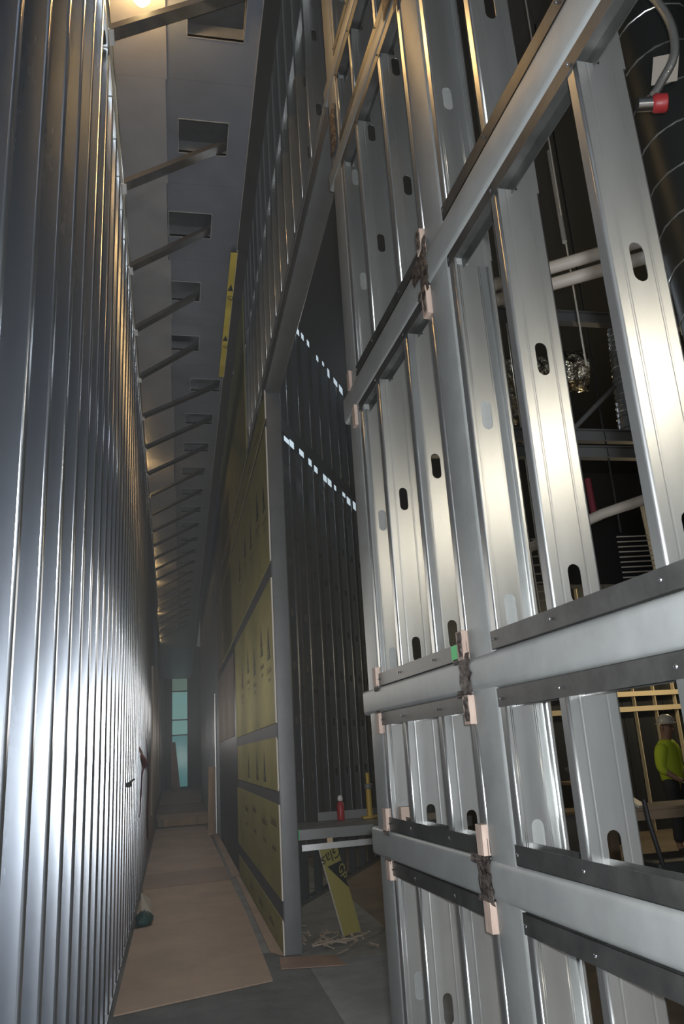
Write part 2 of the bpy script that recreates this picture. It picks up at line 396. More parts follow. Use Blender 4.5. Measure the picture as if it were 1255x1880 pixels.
def bulb(loc, watts, label, r=.035):
    t = thing('work_bulb', label, 'lamp', loc, 0, 'bulbs strung above the left wall')
    m = MB()
    n = 12; prof = [(0, -r), (r*.6, -r*.85), (r, -r*.2), (r*.9, r*.35), (r*.5, r), (r*.42, r*1.4)]
    vs = [(a*math.cos(k*2*math.pi/n), a*math.sin(k*2*math.pi/n), z) for a, z in prof[1:] for k in range(n)]+[(0, 0, -r)]
    fs = [(i*n+k, i*n+(k+1) % n, (i+1)*n+(k+1) % n, (i+1)*n+k) for i in range(4) for k in range(n)]+[((k+1) % n, k, 5*n) for k in range(n)]
    g = obj('bulb_glass', m.add(vs, fs), M['bulb'], t, True)
    obj('socket', MB().tube([(0, 0, r*1.3), (0, 0, r*2.4)], r*.5, 10), M['black'], t, True)
    obj('cord', MB().tube([(0, 0, r*2.3), (0, 0, CZ-.014-loc[2])], .006, 6), M['black'], t)
    l = point_light('bulb_light', loc, watts, (1.0, 0.53, 0.17), r*1.05); l.data.energy = watts
    return t
bulb((-.25, 4.08, 6.44), 100, 'glowing bare bulb under the ceiling at top of photo', .06)
for i, (yy, wt) in enumerate(((13.15, 7), (20.7, 7), (23.0, 5), (28.0, 5), (35.0, 5))):
    bulb((LX-.012*yy-.10, yy, 6.43), wt*2, 'small warm bulb above the left wall, lighting the '+['nearest', 'second', 'third', 'fourth', 'farthest'][i]+' orange ceiling patch')

# ------------------------------------------------------------ welded frame on the right
FROT = 0.0453
FO = (1.03*0.99897, 1.03*0.0453, 0)
DEP = .160
TOPZ = 8.6
frame = thing('welded_tube_frame', 'grey welded steel tube frame of posts and rails carrying the right stud infill', 'frame', FO, FROT)
P1 = (2.235, 2.425); P2 = (3.47, 3.66)
hs = MB(); hss(hs, 0, DEP, P1[0], P1[1], 0, TOPZ, 'z', .018); obj('post', hs, M['tube'], frame, True)
hs = MB(); hss(hs, 0, DEP, P2[0], P2[1], 0, TOPZ, 'z', .018); obj('post', hs, M['tube'], frame, True)
hs = MB(); hss(hs, 0, DEP, -.42, -.23, 0, TOPZ, 'z', .018); obj('post', hs, M['tube'], frame, True)
RA = {'r2': (1.175, 1.295), 'r1': (1.785, 1.90), 'r0': (3.29, 3.44)}
for nm, (z0, z1) in RA.items():
    hs = MB(); hss(hs, -.008, .066, -.23, P1[1]-.012, z0, z1, 'y', .024); obj('rail', hs, M['tube'], frame, True)
    hs = MB(); hss(hs, -.006, .066, P1[1]+.03, P2[1]+.075, z0, z1, 'y', .018); obj('rail', hs, M['tube'], frame, True)
for z0, z1 in ((4.76, 4.87), (5.37, 5.49)):
    hs = MB(); hss(hs, -.006, .075, P1[1]+.02, P2[1]+.06, z0, z1, 'y', .014); obj('rail', hs, M['tube'], frame, True)
def weld_mb(y0, y1, z0, z1, n=9, seed=0):
    rnd = random.Random(seed); m = MB(); k = 4
    vs = []
    for i in range(n+1):
        f = i/n; z = z0+(z1-z0)*f
        j0, j1 = rnd.uniform(-.012, .006), rnd.uniform(-.006, .010)
        for q in range(k+1):
            g = q/k; e = 0 if q in (0, k) or i in (0, n) else 1
            vs.append((-.010-e*rnd.uniform(.002, .007), y0+j0+(y1+j1-y0-j0)*g, z))
    fs = [(i*(k+1)+q, i*(k+1)+q+1, (i+1)*(k+1)+q+1, (i+1)*(k+1)+q) for i in range(n) for q in range(k)]
    return m.add(vs, fs)
for i, (y0, y1, z0, z1) in enumerate(((2.40, 2.49, 1.78, 1.915), (2.43, 2.53, 1.775, 1.80), (2.43, 2.53, 1.885, 1.905), (2.40, 2.50, 1.165, 1.30), (2.44, 2.55, 1.272, 1.30), (2.43, 2.52, 1.165, 1.185),
      (2.40, 2.48, 3.27, 3.50), (2.43, 2.56, 3.36, 3.45), (2.43, 2.52, 3.27, 3.31), (2.41, 2.47, 4.68, 4.98), (2.43, 2.6, 4.77, 4.93), (3.46, 3.52, 1.88, 1.91), (3.46, 3.54, 1.275, 1.305), (3.46, 3.54, 1.165, 1.185), (3.46, 3.53, 1.775, 1.795), (3.50, 3.62, 4.9, 5.2))):
    obj('weld_bead', weld_mb(y0, y1, z0, z1, 10, i), M['weld'], frame, False)
shim_spots = [(2.427, 2.478, 1.895, 1.99, 1), (2.425, 2.475, 1.69, 1.782, 1), (2.428, 2.478, 1.30, 1.39, 0), (2.425, 2.475, 1.085, 1.172, 0), (2.425, 2.475, 3.18, 3.30, 1), (2.425, 2.47, 3.45, 3.55, 1),
              (3.462, 3.515, 1.90, 1.985, 0), (3.462, 3.512, 1.695, 1.783, 0), (3.462, 3.512, 1.295, 1.385, 0), (3.462, 3.515, 1.10, 1.176, 0), (3.50, 3.55, 3.19, 3.30, 0), (3.56, 3.60, 3.42, 3.52, 0)]
for y0, y1, z0, z1, burnt in shim_spots:
    s_ = obj('shim', MB().box(-.016, .03, y0, y1, z0, z1, .002), M['shim'], frame)
    if burnt: obj('scorch_bead', weld_mb(y0, y0+.026, z0+.01, z1-.005, 7, int(z0*100)).v and MB().add([(x-.010, yy, zz) for x, yy, zz in weld_mb(y0, y0+.026, z0+.01, z1-.005, 7, int(z0*100)).v], weld_mb(y0, y0+.026, z0+.01, z1-.005, 7, int(z0*100)).f), M['weld'], s_)
obj('shim', MB().box(.035, .10, 3.40, 3.44, 1.297, 1.39, .002), M['shim'], frame)

SL = [1.36+.66*k for k in range(-2, 11)]
near = [(2.233, -1), (1.835, 1), (1.36, 1), (.885, 1), (.41, 1), (-.06, 1)]
far = [(3.468, -1), (3.135, 1), (2.72, 1), (2.427, 1)]
def infill(label, y0, y1, z0, z1, studs, dep=.155, ft=.055, fb=.055, up=0):
    t = thing('stud_infill', label, 'stud panel', FO, FROT, 'stud panels inside the welded frame')
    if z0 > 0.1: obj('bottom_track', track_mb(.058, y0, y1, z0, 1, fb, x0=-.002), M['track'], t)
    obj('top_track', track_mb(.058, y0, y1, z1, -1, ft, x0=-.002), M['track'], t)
    for s, d in studs:
        sb = stud_mb(dep-.006, .041, z0+.012, z1-.03, [z for z in SL if z0 < z < z1], sgny=d)
        if up:                                  # the notched stud runs on behind the rail
            a, b = sorted((0, d*.0022)); sb.box(.074, dep-.008, a, b, z1-.03, z1+up+.012)
            a, b = sorted((0, d*.041)); sb.box(dep-.0082, dep-.006, a, b, z1-.03, z1+up+.012)
        me = merged(sb, 'stud'); me.materials.append(M['galv'])
        o = obj('stud', me, M['galv'], t, loc=(.001, s, 0))
        sy = d*.02
        if z0 > .1: obj('screw', screw_mb(-.0045, sy, z0+fb*.55), M['screw'], o, True)
        obj('screw', screw_mb(-.0045, sy, z1-ft*.55), M['screw'], o, True)
    return t
n0, n1 = -.23, 2.233; f0, f1 = 2.427, 3.468
infill('stud panel on the near side of the close post, above the long sloping upper rail', n0, n1, 3.44, 6.2, near)
infill('tall stud panel right of the close post, between the upper and middle rails', n0, n1, 1.90, 3.29, near, ft=.045, up=0.15)
infill('short stud panel right of the close post, between the middle and lower rails', n0, n1, 1.295, 1.785, near, up=0.115)
infill('stud panel right of the close post, below the lower rail down to the floor', n0, n1, .0, 1.175, near, up=0.12)
infill('stud panel left of the close post, above its highest rails', f0, f1, 5.50, 8.2, far)
infill('narrow stud panel left of the close post, between its two highest rails', f0, f1, 4.87, 5.37, far, up=0.13)
infill('stud panel left of the close post, above the scorched upper rail', f0, f1, 3.44, 4.76, far, ft=.045, up=0.11)
t = infill('tall stud panel left of the close post with green tape on its bottom track', f0, f1, 1.90, 3.29, far, ft=.045, up=0.15)
obj('green_tape', MB().box(-.0042, -.0025, 2.475, 2.56, 1.905, 1.953), M['green'], t, label='green tape patch')
infill('short stud panel left of the close post, between the middle and lower rails', f0, f1, 1.295, 1.785, far, up=0.115)
infill('stud panel left of the close post, below the lower rail down to the floor', f0, f1, .0, 1.175, far, up=0.12)

# ------------------------------------------------------------ corridor wall beyond the frame (plane through the far post)
WO = (.864, 3.70, 0); WROT = 0.0053
wall_r = struct('wall_right', WO, WROT)
PA0 = 3.75                                     # near face of the doorway post
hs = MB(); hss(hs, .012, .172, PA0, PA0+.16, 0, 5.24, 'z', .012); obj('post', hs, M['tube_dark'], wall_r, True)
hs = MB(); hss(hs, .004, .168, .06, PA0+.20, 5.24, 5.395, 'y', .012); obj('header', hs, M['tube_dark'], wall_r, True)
obj('header_weld', weld_mb(PA0-.02, PA0+.12, 5.18, 5.25, 6, 3), M['weld'], wall_r)
# upper studs over the header and along the corridor
me = merged(stud_mb(.152, .041, 5.40, TOPZ, [5.9+.66*k for k in range(5)]), 'stud'); me.materials.append(M['galv'])
for k in range(16):
    obj('stud', me, M['galv'], wall_r, loc=(.004, .62+.41*k, 0))
obj('sill_track', track_mb(.158, .1, 7.2, 5.397, 1, .05), M['galv_dull'], wall_r)
obj('top_track', track_mb(.158, -.2, 40, TOPZ+.01, -1, .06), M['galv_dull'], wall_r)
obj('bridging', MB().box(.03, .07, .1, 7, 7.0, 7.04), M['galv_dull'], wall_r)
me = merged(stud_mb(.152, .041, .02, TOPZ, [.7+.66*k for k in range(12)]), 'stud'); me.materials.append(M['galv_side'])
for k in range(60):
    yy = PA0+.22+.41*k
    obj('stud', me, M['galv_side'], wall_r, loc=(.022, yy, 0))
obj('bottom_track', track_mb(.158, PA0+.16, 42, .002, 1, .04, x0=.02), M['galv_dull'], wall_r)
# yellow boards, one object each, with the metal backing strip showing in every gap
BY0, BY1 = PA0-.02, 8.75
boards = [(.0, .273, 'lowest yellow board strip, standing on the floor'), (.423, 1.205, 'wide yellow board above the lowest strip'), (1.316, 1.786, 'short yellow board with two triangles'),
          (1.908, 3.27, 'tall yellow board at eye level'), (3.433, 4.85, 'tall yellow board under the header'), (4.93, 5.26, 'narrow yellow strip beside the header end')]
RIGHT, UP = (0, -1, 0), (0, 0, 1)
def gp_mark(b, yc, z, sc, txt=True):
    poly_mark([(-.13*sc, 0), (.13*sc, 0), (0, .34*sc)], M['ink'], b, (0, yc, z), RIGHT, UP)
    text_mesh('GP', .12*sc, M['board'], b, (0, yc, z+.02*sc), RIGHT, UP, lift=.0014)
    if txt:
        text_mesh('DensGlass', .085*sc, M['ink'], b, (0, yc, z-.13*sc), RIGHT, UP)
        text_mesh('SHEATHING', .045*sc, M['ink'], b, (0, yc, z-.21*sc), RIGHT, UP)
for i, (z0, z1, lab) in enumerate(boards):
    ny = BY0-.012*(i % 2); fy = BY1 + .12*math.sin(i*2.1) + (3.0 if i >= 4 else 0)
    bd = obj('sheathing_board', MB().box(0, .013, ny+.004, fy, z0+.004, z1), M['board'], wall_r, label=lab)
    obj('cut_edge', MB().box(-.0004, .0134, ny, ny+.004, z0+.004, z1), M['board_edge'], bd, label='chalky white cut edge')
    if z1-z0 > 1:
        for j, yc in enumerate((ny+.38, ny+1.05, ny+1.9, ny+2.75, ny+3.7)):
            gp_mark(bd, yc, z0+.62+(.11*(j % 2)), 1.0)
    elif z1-z0 > .6:
        for j, yc in enumerate((ny+.45, ny+1.3, ny+2.4, ny+3.5)):
            text_mesh('DensGlass', .11, M['ink'], bd, (0, yc, z1-.20-.05*(j % 2)), RIGHT, UP)
            text_mesh('SHEATHING', .06, M['ink'], bd, (0, yc, z1-.42), RIGHT, UP)
    elif z1-z0 > .4:
        for yc in (ny+1.1, ny+1.9, ny+3.0): gp_mark(bd, yc, z0+.06, .95, False)
    else:
        for yc in (ny+.9, ny+1.9, ny+3.0): text_mesh('DensGlass', .10, M['ink'], bd, (0, yc, z0+.10), RIGHT, UP)
zz = [b for bb in boards for b in bb[:2]]
for i in range(len(boards)-1):
    obj('backing_strip', MB().box(.008, .014, BY0, BY1+.1+(3 if i > 3 else 0), boards[i][1]-.02, boards[i+1][0]+.02), M['strap'], wall_r)
obj('backing_strip', MB().box(.008, .014, 4.5, 12.2, 5.24, 5.40), M['strap'], wall_r)
obj('sheathing_board', MB().box(0, .013, 5.9, 9.5, 5.36, 7.75), M['board'], wall_r, label='yellow board high above the others')
obj('sheathing_board', MB().box(0, .013, 9.51, 12.2, 5.36, 7.4), M['board'], wall_r, label='yellow board high up and farther along')
obj('sheathing_board', MB().box(0, .013, 9.6, 12.2, 3.43, 5.24), M['board'], wall_r, label='yellow board behind the dark gap')
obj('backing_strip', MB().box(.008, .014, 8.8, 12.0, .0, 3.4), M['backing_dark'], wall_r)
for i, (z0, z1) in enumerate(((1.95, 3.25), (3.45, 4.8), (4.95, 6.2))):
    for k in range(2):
        obj('sheathing_board', MB().box(.0, .013, 9.25+2.46*k, 9.25+2.46*k+2.45, z0, z1), M['board_far'], wall_r, label='warm-lit yellowish board farther down the corridor')
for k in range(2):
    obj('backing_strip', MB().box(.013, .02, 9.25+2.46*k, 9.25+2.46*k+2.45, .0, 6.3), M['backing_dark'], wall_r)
hs = MB(); hss(hs, -.03, .02, 15.6, 15.66, 0, 3.1, 'z', .012); obj('post', hs, M['galv'], wall_r, True)

# bright yellow strip screwed under the soffit edge
ys = tag(obj('yellow_strip', MB().box(.50, .566, 6.95, 9.7, CZ-.055, CZ-.040), M['board_bright']), 'narrow bright yellow board strip under the ceiling edge', 'board')
obj('cut_edge', MB().box(.566, .570, 6.9, 9.72, CZ-.056, CZ-.039), M['board_edge'], ys)
for yc in (7.65, 8.75):
    text_mesh('GP', .085, M['ink'], ys, (.535-.022, yc+.12, CZ-.0555), (0, 1, 0), (1, 0, 0))
    poly_mark([(-.02, -.03), (-.02, .03), (-.16, 0)], M['ink'], ys, (.535, yc, CZ-.0555), (0, 1, 0), (1, 0, 0))

# ------------------------------------------------------------ corridor floor coverings and clutter
def sheet(pts, z0, z1, m, label, name='floor_sheet', group='hardboard sheets covering the corridor floor'):
    mb = MB(); n = len(pts)
    mb.add([(x, y_, z0) for x, y_ in pts]+[(x, y_, z1) for x, y_ in pts], [tuple(range(n-1, -1, -1)), tuple(range(n, 2*n))]+[(i, (i+1) % n, n+(i+1) % n, n+i) for i in range(n)])
    return tag(obj(name, mb, m), label, 'floor sheet', group)
sheet([(-.455, 6.30), (.672, 6.70), (.690, 9.38), (-.30, 9.33), (-.478, 9.2)], .002, .012, M['hardboard'], 'nearest brown hardboard sheet on the corridor floor, its front edge on bare concrete')
sheet([(-.30, 9.36), (.690, 9.40), (.66, 12.0), (-.50, 11.9), (-.50, 10.1)], .002, .011, M['hardboard'], 'second brown hardboard sheet, green bag at its left corner')
sheet([(-.52, 11.85), (.665, 12.0), (.66, 13.5), (-.54, 13.3)], .003, .016, M['hardboard2'], 'darker brown sheet crossing the floor as a stained band')
sheet([(-.54, 13.32), (.66, 13.5), (.64, 16.8), (-.58, 16.7)], .002, .012, M['hardboard'], 'brown hardboard sheet beyond the dark stained band')
sheet([(-.58, 16.75), (.64, 16.85), (.62, 19.7), (-.62, 19.7)], .002, .013, M['hardboard'], 'brown hardboard sheet in front of the light threshold board')
sheet([(-.62, 19.75), (.62, 19.75), (.60, 21.8), (-.64, 21.8)], .002, .013, M['hardboard'], 'brown hardboard sheet touching the light threshold board')
sheet([(.745, 7.60), (.842, 7.42), (.80, 12.3), (.755, 12.3)], .004, .014, M['hardboard'], 'narrow brown strip along the foot of the yellow boards', group='strips along the wall foot')
sheet([(.70, 12.35), (.86, 12.35), (.86, 22), (.70, 22)], .004, .014, M['hardboard'], 'narrow brown strip along the far wall foot', group='strips along the wall foot')
sheet([(.77, 7.0), (1.28, 6.9), (1.25, 7.25), (.80, 7.38)], .003, .01, M['hardboard2'], 'torn brown sheet scrap at the doorway post', group='strips along the wall foot')
st = thing('threshold_board', 'light plywood threshold step across the far corridor floor', 'board', (0, 22.4, 0))
obj('riser', MB().box(-.60, .72, -.02, 0, 0.014, .20), M['plywood'], st); obj('tread', MB().box(-.60, .72, 0, 1.8, .17, .20), M['plywood'], st)
obj('end_block', MB().box(-.60, -.44, -.06, -.02, 0.014, .20), M['beige'], st)
sheet([(-.75, 24.3), (.85, 24.3), (.80, 31), (-.80, 31)], .012, .10, M['hardboard2'], 'dark brown sheet beyond the threshold step')
sheet([(-.80, 31.1), (.80, 31.1), (.75, 46), (-.95, 46)], .012, .11, M['hardboard2'], 'farthest brown sheet reaching towards the teal window')

lp = thing('leaning_plywood', 'tan plywood sheet leaning upright on the right far studs', 'plywood sheet', (.565, 19.0, .013))
obj('sheet_face', MB().obox((.055, .0, .0), (.095, .16, 1.44), .11, .018, (0, 1, 0)), M['plywood'], lp)
obj('second_sheet', MB().obox((.135, .03, .0), (.175, .19, 1.43), .05, .018, (0, 1, 0)), M['hardboard'], lp)
lb = obj('leaning_board', MB().add([(-.52, 44, .1), (-.05, 44, .1), (-.55, 45, 2.6), (-.32, 45, 2.6), (-.52, 44.05, .1), (-.05, 44.05, .1), (-.55, 45.05, 2.6), (-.32, 45.05, 2.6)],
    [(0, 1, 3, 2), (6, 7, 5, 4), (0, 4, 5, 1), (1, 5, 7, 3), (3, 7, 6, 2), (2, 6, 4, 0)]), M['hardboard2'])
tag(lb, 'dark brown board leaning before the teal window', 'board')

# red straps, black clip, bag
def ribbon(pts, w_, m, name, label, cat):
    mb = MB(); pts = [Vector(p) for p in pts]; vs = []
    for i, p in enumerate(pts):
        d = (pts[min(i+1, len(pts)-1)]-pts[max(i-1, 0)]).normalized(); s_ = d.cross(Vector((1, .25, 0))).normalized()*w_/2
        vs += [p-s_, p+s_, p+s_+Vector((.006, 0, 0)), p-s_+Vector((.006, 0, 0))]
    fs = [(4*i+a, 4*i+(a+1) % 4, 4*i+4+(a+1) % 4, 4*i+4+a) for i in range(len(pts)-1) for a in range(4)]+[(0, 1, 2, 3), (len(vs)-1, len(vs)-2, len(vs)-3, len(vs)-4)]
    return tag(obj(name, mb.add(vs, fs), m), label, cat)
def lw(y_, off=0.012): return LX-.0119*y_+off
r1 = ribbon([(lw(10.4, .03), 10.2, 1.80), (lw(10.6, .05), 10.6, 1.74), (lw(10.8, .06), 10.95, 1.62), (lw(11, .04), 10.9, 1.5), (lw(11, .03), 11.0, 1.35), (lw(11, .02), 11.05, 1.2), (lw(11, .02), 10.8, 1.0)], .055, M['red'], 'red_strap', 'dark red strap knotted on the left studs, nearer of the two', 'strap')
obj('knot', MB().tube([(lw(10.9, .04), 10.8, 1.72), (lw(10.9, .07), 11.05, 1.62), (lw(11, .05), 11.2, 1.58)], [.025, .045, .02], 8), M['red'], r1, True)
ribbon([(lw(13.3, .03), 13.0, 1.95), (lw(13.6, .04), 13.6, 1.6), (lw(13.9, .04), 13.9, 1.3), (lw(14, .03), 13.9, .8), (lw(14, .03), 14.1, .45)], .13, M['red'], 'red_strap', 'dark red strap hanging near the beige sheets, farther of the two', 'strap')
cl = thing('black_clip', 'small black clip on the bright left studs', 'clip', (lw(8.0, .012), 8.0, 1.45))
obj('jaw', MB().box(-.01, .03, -.10, .12, -.02, .02, .004), M['black'], cl); obj('lever', MB().obox((.02, -.08, .02), (.05, .1, .045), .02, .008), M['black'], cl)
bg = thing('green_bag', 'dark green bag slumped flat against the left studs on the floor', 'bag', (-.395, 9.55, .013))
rnd = random.Random(3)
m = MB(); nn = 16; rows = [(1.0, 0), (1.12, .25), (.95, .6), (.6, .9), (.2, 1.0)]
vs = [(r*math.cos(k*2*math.pi/nn)*.085*rnd.uniform(.8, 1.15), r*math.sin(k*2*math.pi/nn)*.24*rnd.uniform(.8, 1.15), z*.10*rnd.uniform(.8, 1.2)) for r, z in rows for k in range(nn)]
fs = [(i*nn+k, i*nn+(k+1) % nn, (i+1)*nn+(k+1) % nn, (i+1)*nn+k) for i in range(4) for k in range(nn)]+[tuple(range(nn-1, -1, -1)), tuple(range(4*nn, 5*nn))]
obj('bag_body', m.add(vs, fs), M['teal_bag'], bg, True); obj('bag_flap', MB().add([(-.03, .05, .09), (.07, .10, .06), (.05, .42, .16), (-.05, .36, .24), (-.03, .056, .09), (.07, .106, .06), (.05, .426, .16), (-.05, .366, .24)], [(0, 1, 2, 3), (7, 6, 5, 4), (0, 4, 5, 1), (1, 5, 6, 2), (2, 6, 7, 3), (3, 7, 4, 0)]), M['pipe'], bg, label='pale flap of sheet')

# ------------------------------------------------------------ far end with the teal window
obj('wall_end', MB().box(-3, -.60, 52, 52.2, 0, 8.6).box(.40, 3, 52, 52.2, 0, 8.6).box(-.60, .40, 52, 52.2, 7.55, 8.6).box(-.6, .4, 52, 52.2, 0, .05), M['end'], kind='structure')
win = struct('window_1', (0, 52.05, 0))
zs = [.05, 3.15, 4.07, 5.82, 7.5]
for i in range(4):
    obj('pane', MB().box(-.58, .38, 0, .012, zs[i]+.04, zs[i+1]-.04), [M['glass_low'], M['glass'], M['glass'], M['glass_top']][i], win)
for z in zs: obj('mullion', MB().box(-.60, .40, -.05, .05, z-.04, z+.04), M['end'], win)
for x in (-.60, .38): obj('jamb', MB().box(x-.02, x+.03, -.05, .05, .05, 7.55), M['end'], win)

# ------------------------------------------------------------ side room behind the doorway
IW = struct('wall_side', (1.375, 9.69, 0), -0.486)         # runs away to the right at about 28 degrees
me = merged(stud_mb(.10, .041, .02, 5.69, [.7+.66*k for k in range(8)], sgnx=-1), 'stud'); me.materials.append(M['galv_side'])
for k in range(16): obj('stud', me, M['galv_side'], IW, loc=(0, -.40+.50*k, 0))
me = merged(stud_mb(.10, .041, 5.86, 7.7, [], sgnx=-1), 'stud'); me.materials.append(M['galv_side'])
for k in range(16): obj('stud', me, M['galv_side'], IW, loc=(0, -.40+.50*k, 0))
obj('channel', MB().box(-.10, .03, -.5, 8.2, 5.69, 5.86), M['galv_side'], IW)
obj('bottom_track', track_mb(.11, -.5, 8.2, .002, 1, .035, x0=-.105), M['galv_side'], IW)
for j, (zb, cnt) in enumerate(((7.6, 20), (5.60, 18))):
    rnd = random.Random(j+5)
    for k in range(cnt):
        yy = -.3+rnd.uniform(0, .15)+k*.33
        obj('glow_patch', MB().box(.035, .042, yy, yy+rnd.uniform(.06, .2), zb-rnd.uniform(.0, .08), zb+rnd.uniform(.01, .07)), M['patch_glow'], IW)  # bright scraps made as small glowing patches
wb = struct('wall_back', (1.375-1.15, 9.69+.61, 0), -0.486)
for k in range(5):
    for q in range(4):
        obj('panel', MB().box(-.05, 0, 1.5+2.4*k, 1.5+2.4*k+2.34, .02+2.7*q, .02+2.7*q+2.62), M['strap'], wb)
obj('backer', MB().box(-.08, -.05, 1.5, 13.6, 0, 11), M['deck'], wb)

pf = thing('scaffold_platform', 'dusty grey plank platform standing across the doorway', 'platform', (1.02, 7.42, 0))
for k in range(4): obj('plank', MB().box(.0, 1.6, .20*k, .20*k+.192, .93, .98), M['steel_dark'], pf)
obj('front_lip', MB().box(-.005, 1.6, -.03, .0, .90, .985), M['steel_dark'], pf)
obj('green_end', MB().box(-.012, -.004, -.03, .0, .90, .99), M['green'], pf)
for x in (.95, 1.55):
    for y_ in (.70,): obj('leg', MB().tube([(x, y_, 0), (x, y_, .93)], .02, 8), M['steel_dark'], pf)
obj('cross_brace', MB().obox((.0, -.12, .845), (.9, -.12, .857), .012, .05), M['galv'], pf)
obj('post_stub', MB().obox((.25, -.105, .845), (.25, -.105, .91), .05, .02, (0, 1, 0)), M['plywood'], pf)
obj('back_board', MB().box(.3, 1.7, .80, .83, .98, 1.06), M['steel_dark'], pf)

sc = thing('yellow_scrap', 'yellow board offcut leaning below the platform, printing upside down', 'board offcut', (1.545, 7.93, .012))
A = Vector((-.095, -.075, 0)); wv = Vector((.19, .14, 0)); up_ = Vector((-.36, -.33, .77))
up_ = up_ - wv*(up_.dot(wv)/wv.length_squared)*.35
nr = wv.cross(up_).normalized()
if nr.y > 0: nr = -nr
th = nr*-.013
def on_sc(f, g): return A + up_*f + wv*g
def slab(q, th_): return MB().add(q+[p+th_ for p in q], [(0, 1, 2, 3), (7, 6, 5, 4), (0, 4, 5, 1), (1, 5, 6, 2), (2, 6, 7, 3), (3, 7, 4, 0)])
scb = obj('board_face', slab([on_sc(0, 0), on_sc(0, 1), on_sc(1, 1), on_sc(1, 0)], th), M['board_scrap'], sc)
obj('cut_edge', slab([on_sc(0, -.02), on_sc(0, 0), on_sc(1, 0), on_sc(1, -.02)], th), M['board_edge'], sc)
# the board stands on its head, so the printing reads upside down
dn = -up_.normalized(); rr = -(wv - up_*(wv.dot(up_)/up_.length_squared)).normalized()
if rr.cross(dn).dot(nr) < 0: rr = -rr
text_mesh('Glas', .15, M['ink'], sc, on_sc(.97, .52), rr, dn)
obj('printed_triangle', MB().add([p+nr*.0007 for p in (on_sc(.80, .16), on_sc(.84, .99), on_sc(.52, .99))], [(0, 1, 2)]), M['ink'], sc)
text_mesh('GP', .12, M['board_scrap'], sc, on_sc(.70, .72), dn, -rr, lift=.0016)

rnd = random.Random(11); mb = MB()
for k in range(46):
    x = rnd.gauss(1.30, .16); y_ = rnd.gauss(7.75, .22); a = rnd.uniform(0, 3.1); L = rnd.uniform(.03, .13); wd = rnd.uniform(.008, .03)
    z = rnd.uniform(.004, .03); dx, dy = math.cos(a)*L, math.sin(a)*L
    mb.obox((x, y_, z), (x+dx, y_+dy, z+rnd.uniform(0, .03)), wd, .005)
for k in range(3):
    pts = [(1.12+.1*k+.06*math.sin(q*.9+k)+.03*q, 7.55+.05*k+.05*math.cos(q*1.1), .015+.025*abs(math.sin(q*.7))) for q in range(9)]
    mb.tube(pts, .008, 6)
o = obj('debris', mb, M['debris'], kind='stuff'); o['label'] = 'torn paper and cord scraps on the floor at the doorway'; o['category'] = 'debris'

ex = thing('fire_extinguisher', 'red extinguisher with pale top on the platform in the side room', 'extinguisher', (1.52, 8.05, .985))
def lathe(prof, n=14):
    m = MB(); vs = [(r*math.cos(k*2*math.pi/n), r*math.sin(k*2*math.pi/n), z) for r, z in prof for k in range(n)]
    fs = [(i*n+k, i*n+(k+1) % n, (i+1)*n+(k+1) % n, (i+1)*n+k) for i in range(len(prof)-1) for k in range(n)]+[tuple(range(n-1, -1, -1)), tuple(range((len(prof)-1)*n, len(prof)*n))]
    return m.add(vs, fs)
obj('cylinder_body', lathe([(.033, 0), (.037, .015), (.037, .14), (.024, .165), (.014, .18)]), M['red_paint'], ex, True)
obj('valve', lathe([(.014, .175), (.024, .18), (.028, .195), (.024, .215), (.01, .23)]), M['white_plastic'], ex, True)
yp = thing('yellow_prop', 'yellow shoring post with a foot plate in the side room', 'shoring post', (1.81, 8.05, .985))
obj('outer_tube', MB().tube([(0, 0, .02), (0, 0, .28)], .028, 10), M['yellow_paint'], yp, True)
obj('inner_tube', MB().tube([(0, 0, .28), (0, 0, .42)], .02, 10), M['yellow_paint'], yp, True)
obj('foot_plate', MB().box(-.08, .08, -.06, .06, 0, .02), M['yellow_paint'], yp); obj('collar', lathe([(.036, .27), (.04, .28), (.04, .31), (.03, .32)]), M['steel_dark'], yp)

# ------------------------------------------------------------ big room seen between the near studs
def at(a, b, c): return Vector((a, b, c))
hz = thing('sprinkler_hose', 'braided flexible hose ending in a red capped fitting, top right corner', 'hose', (2.36, 2.77, 4.72))
pts = [(-.22, .05, .85), (-.08, .0, .74), (.02, -.06, .55), (.07, -.09, .33), (.06, -.08, .14), (.0, -.03, .02), (-.05, 0, -.06)]
sp = []
for i in range(len(pts)-1):
    for q in range(4):
        tt = q/4; p0 = Vector(pts[max(i-1, 0)]); p1 = Vector(pts[i]); p2 = Vector(pts[i+1]); p3 = Vector(pts[min(i+2, len(pts)-1)])
        sp.append(.5*((2*p1)+(-p0+p2)*tt+(2*p0-5*p1+4*p2-p3)*tt*tt+(-p0+3*p1-3*p2+p3)*tt**3))
obj('braid', MB().tube(sp, .022, 10), M['hose'], hz, True)
obj('fitting', MB().tube([(-.13, .02, -.10), (-.06, 0, -.105)], .036, 12), M['screw'], hz, True)
obj('red_cap', MB().tube([(-.065, 0, -.105), (-.05, -.005, -.105), (.0, -.02, -.11), (.005, -.022, -.11)], [.034, .046, .046, .038], 12), M['red_paint'], hz, True, label='red cap')
def spiral_duct(base, h, r, label, tilt=(0, 0)):
    t = thing('spiral_duct', label, 'duct', base)
    top = Vector((tilt[0], tilt[1], h)); obj('shell', MB().tube([(0, 0, 0), top], r, 28), M['duct'] if r > .1 else M['galv_dull'], t, True)
    n = int(h/(r*1.05)); sm_ = MB(); pts = []
    for k in range(n*14):
        f = k/(n*14); a = f*n*2*math.pi; pts.append(top*f+Vector(((r+.003)*math.cos(a), (r+.003)*math.sin(a), 0)))
    obj('seam', sm_.tube(pts, .006, 5), M['galv'], t, True); return t
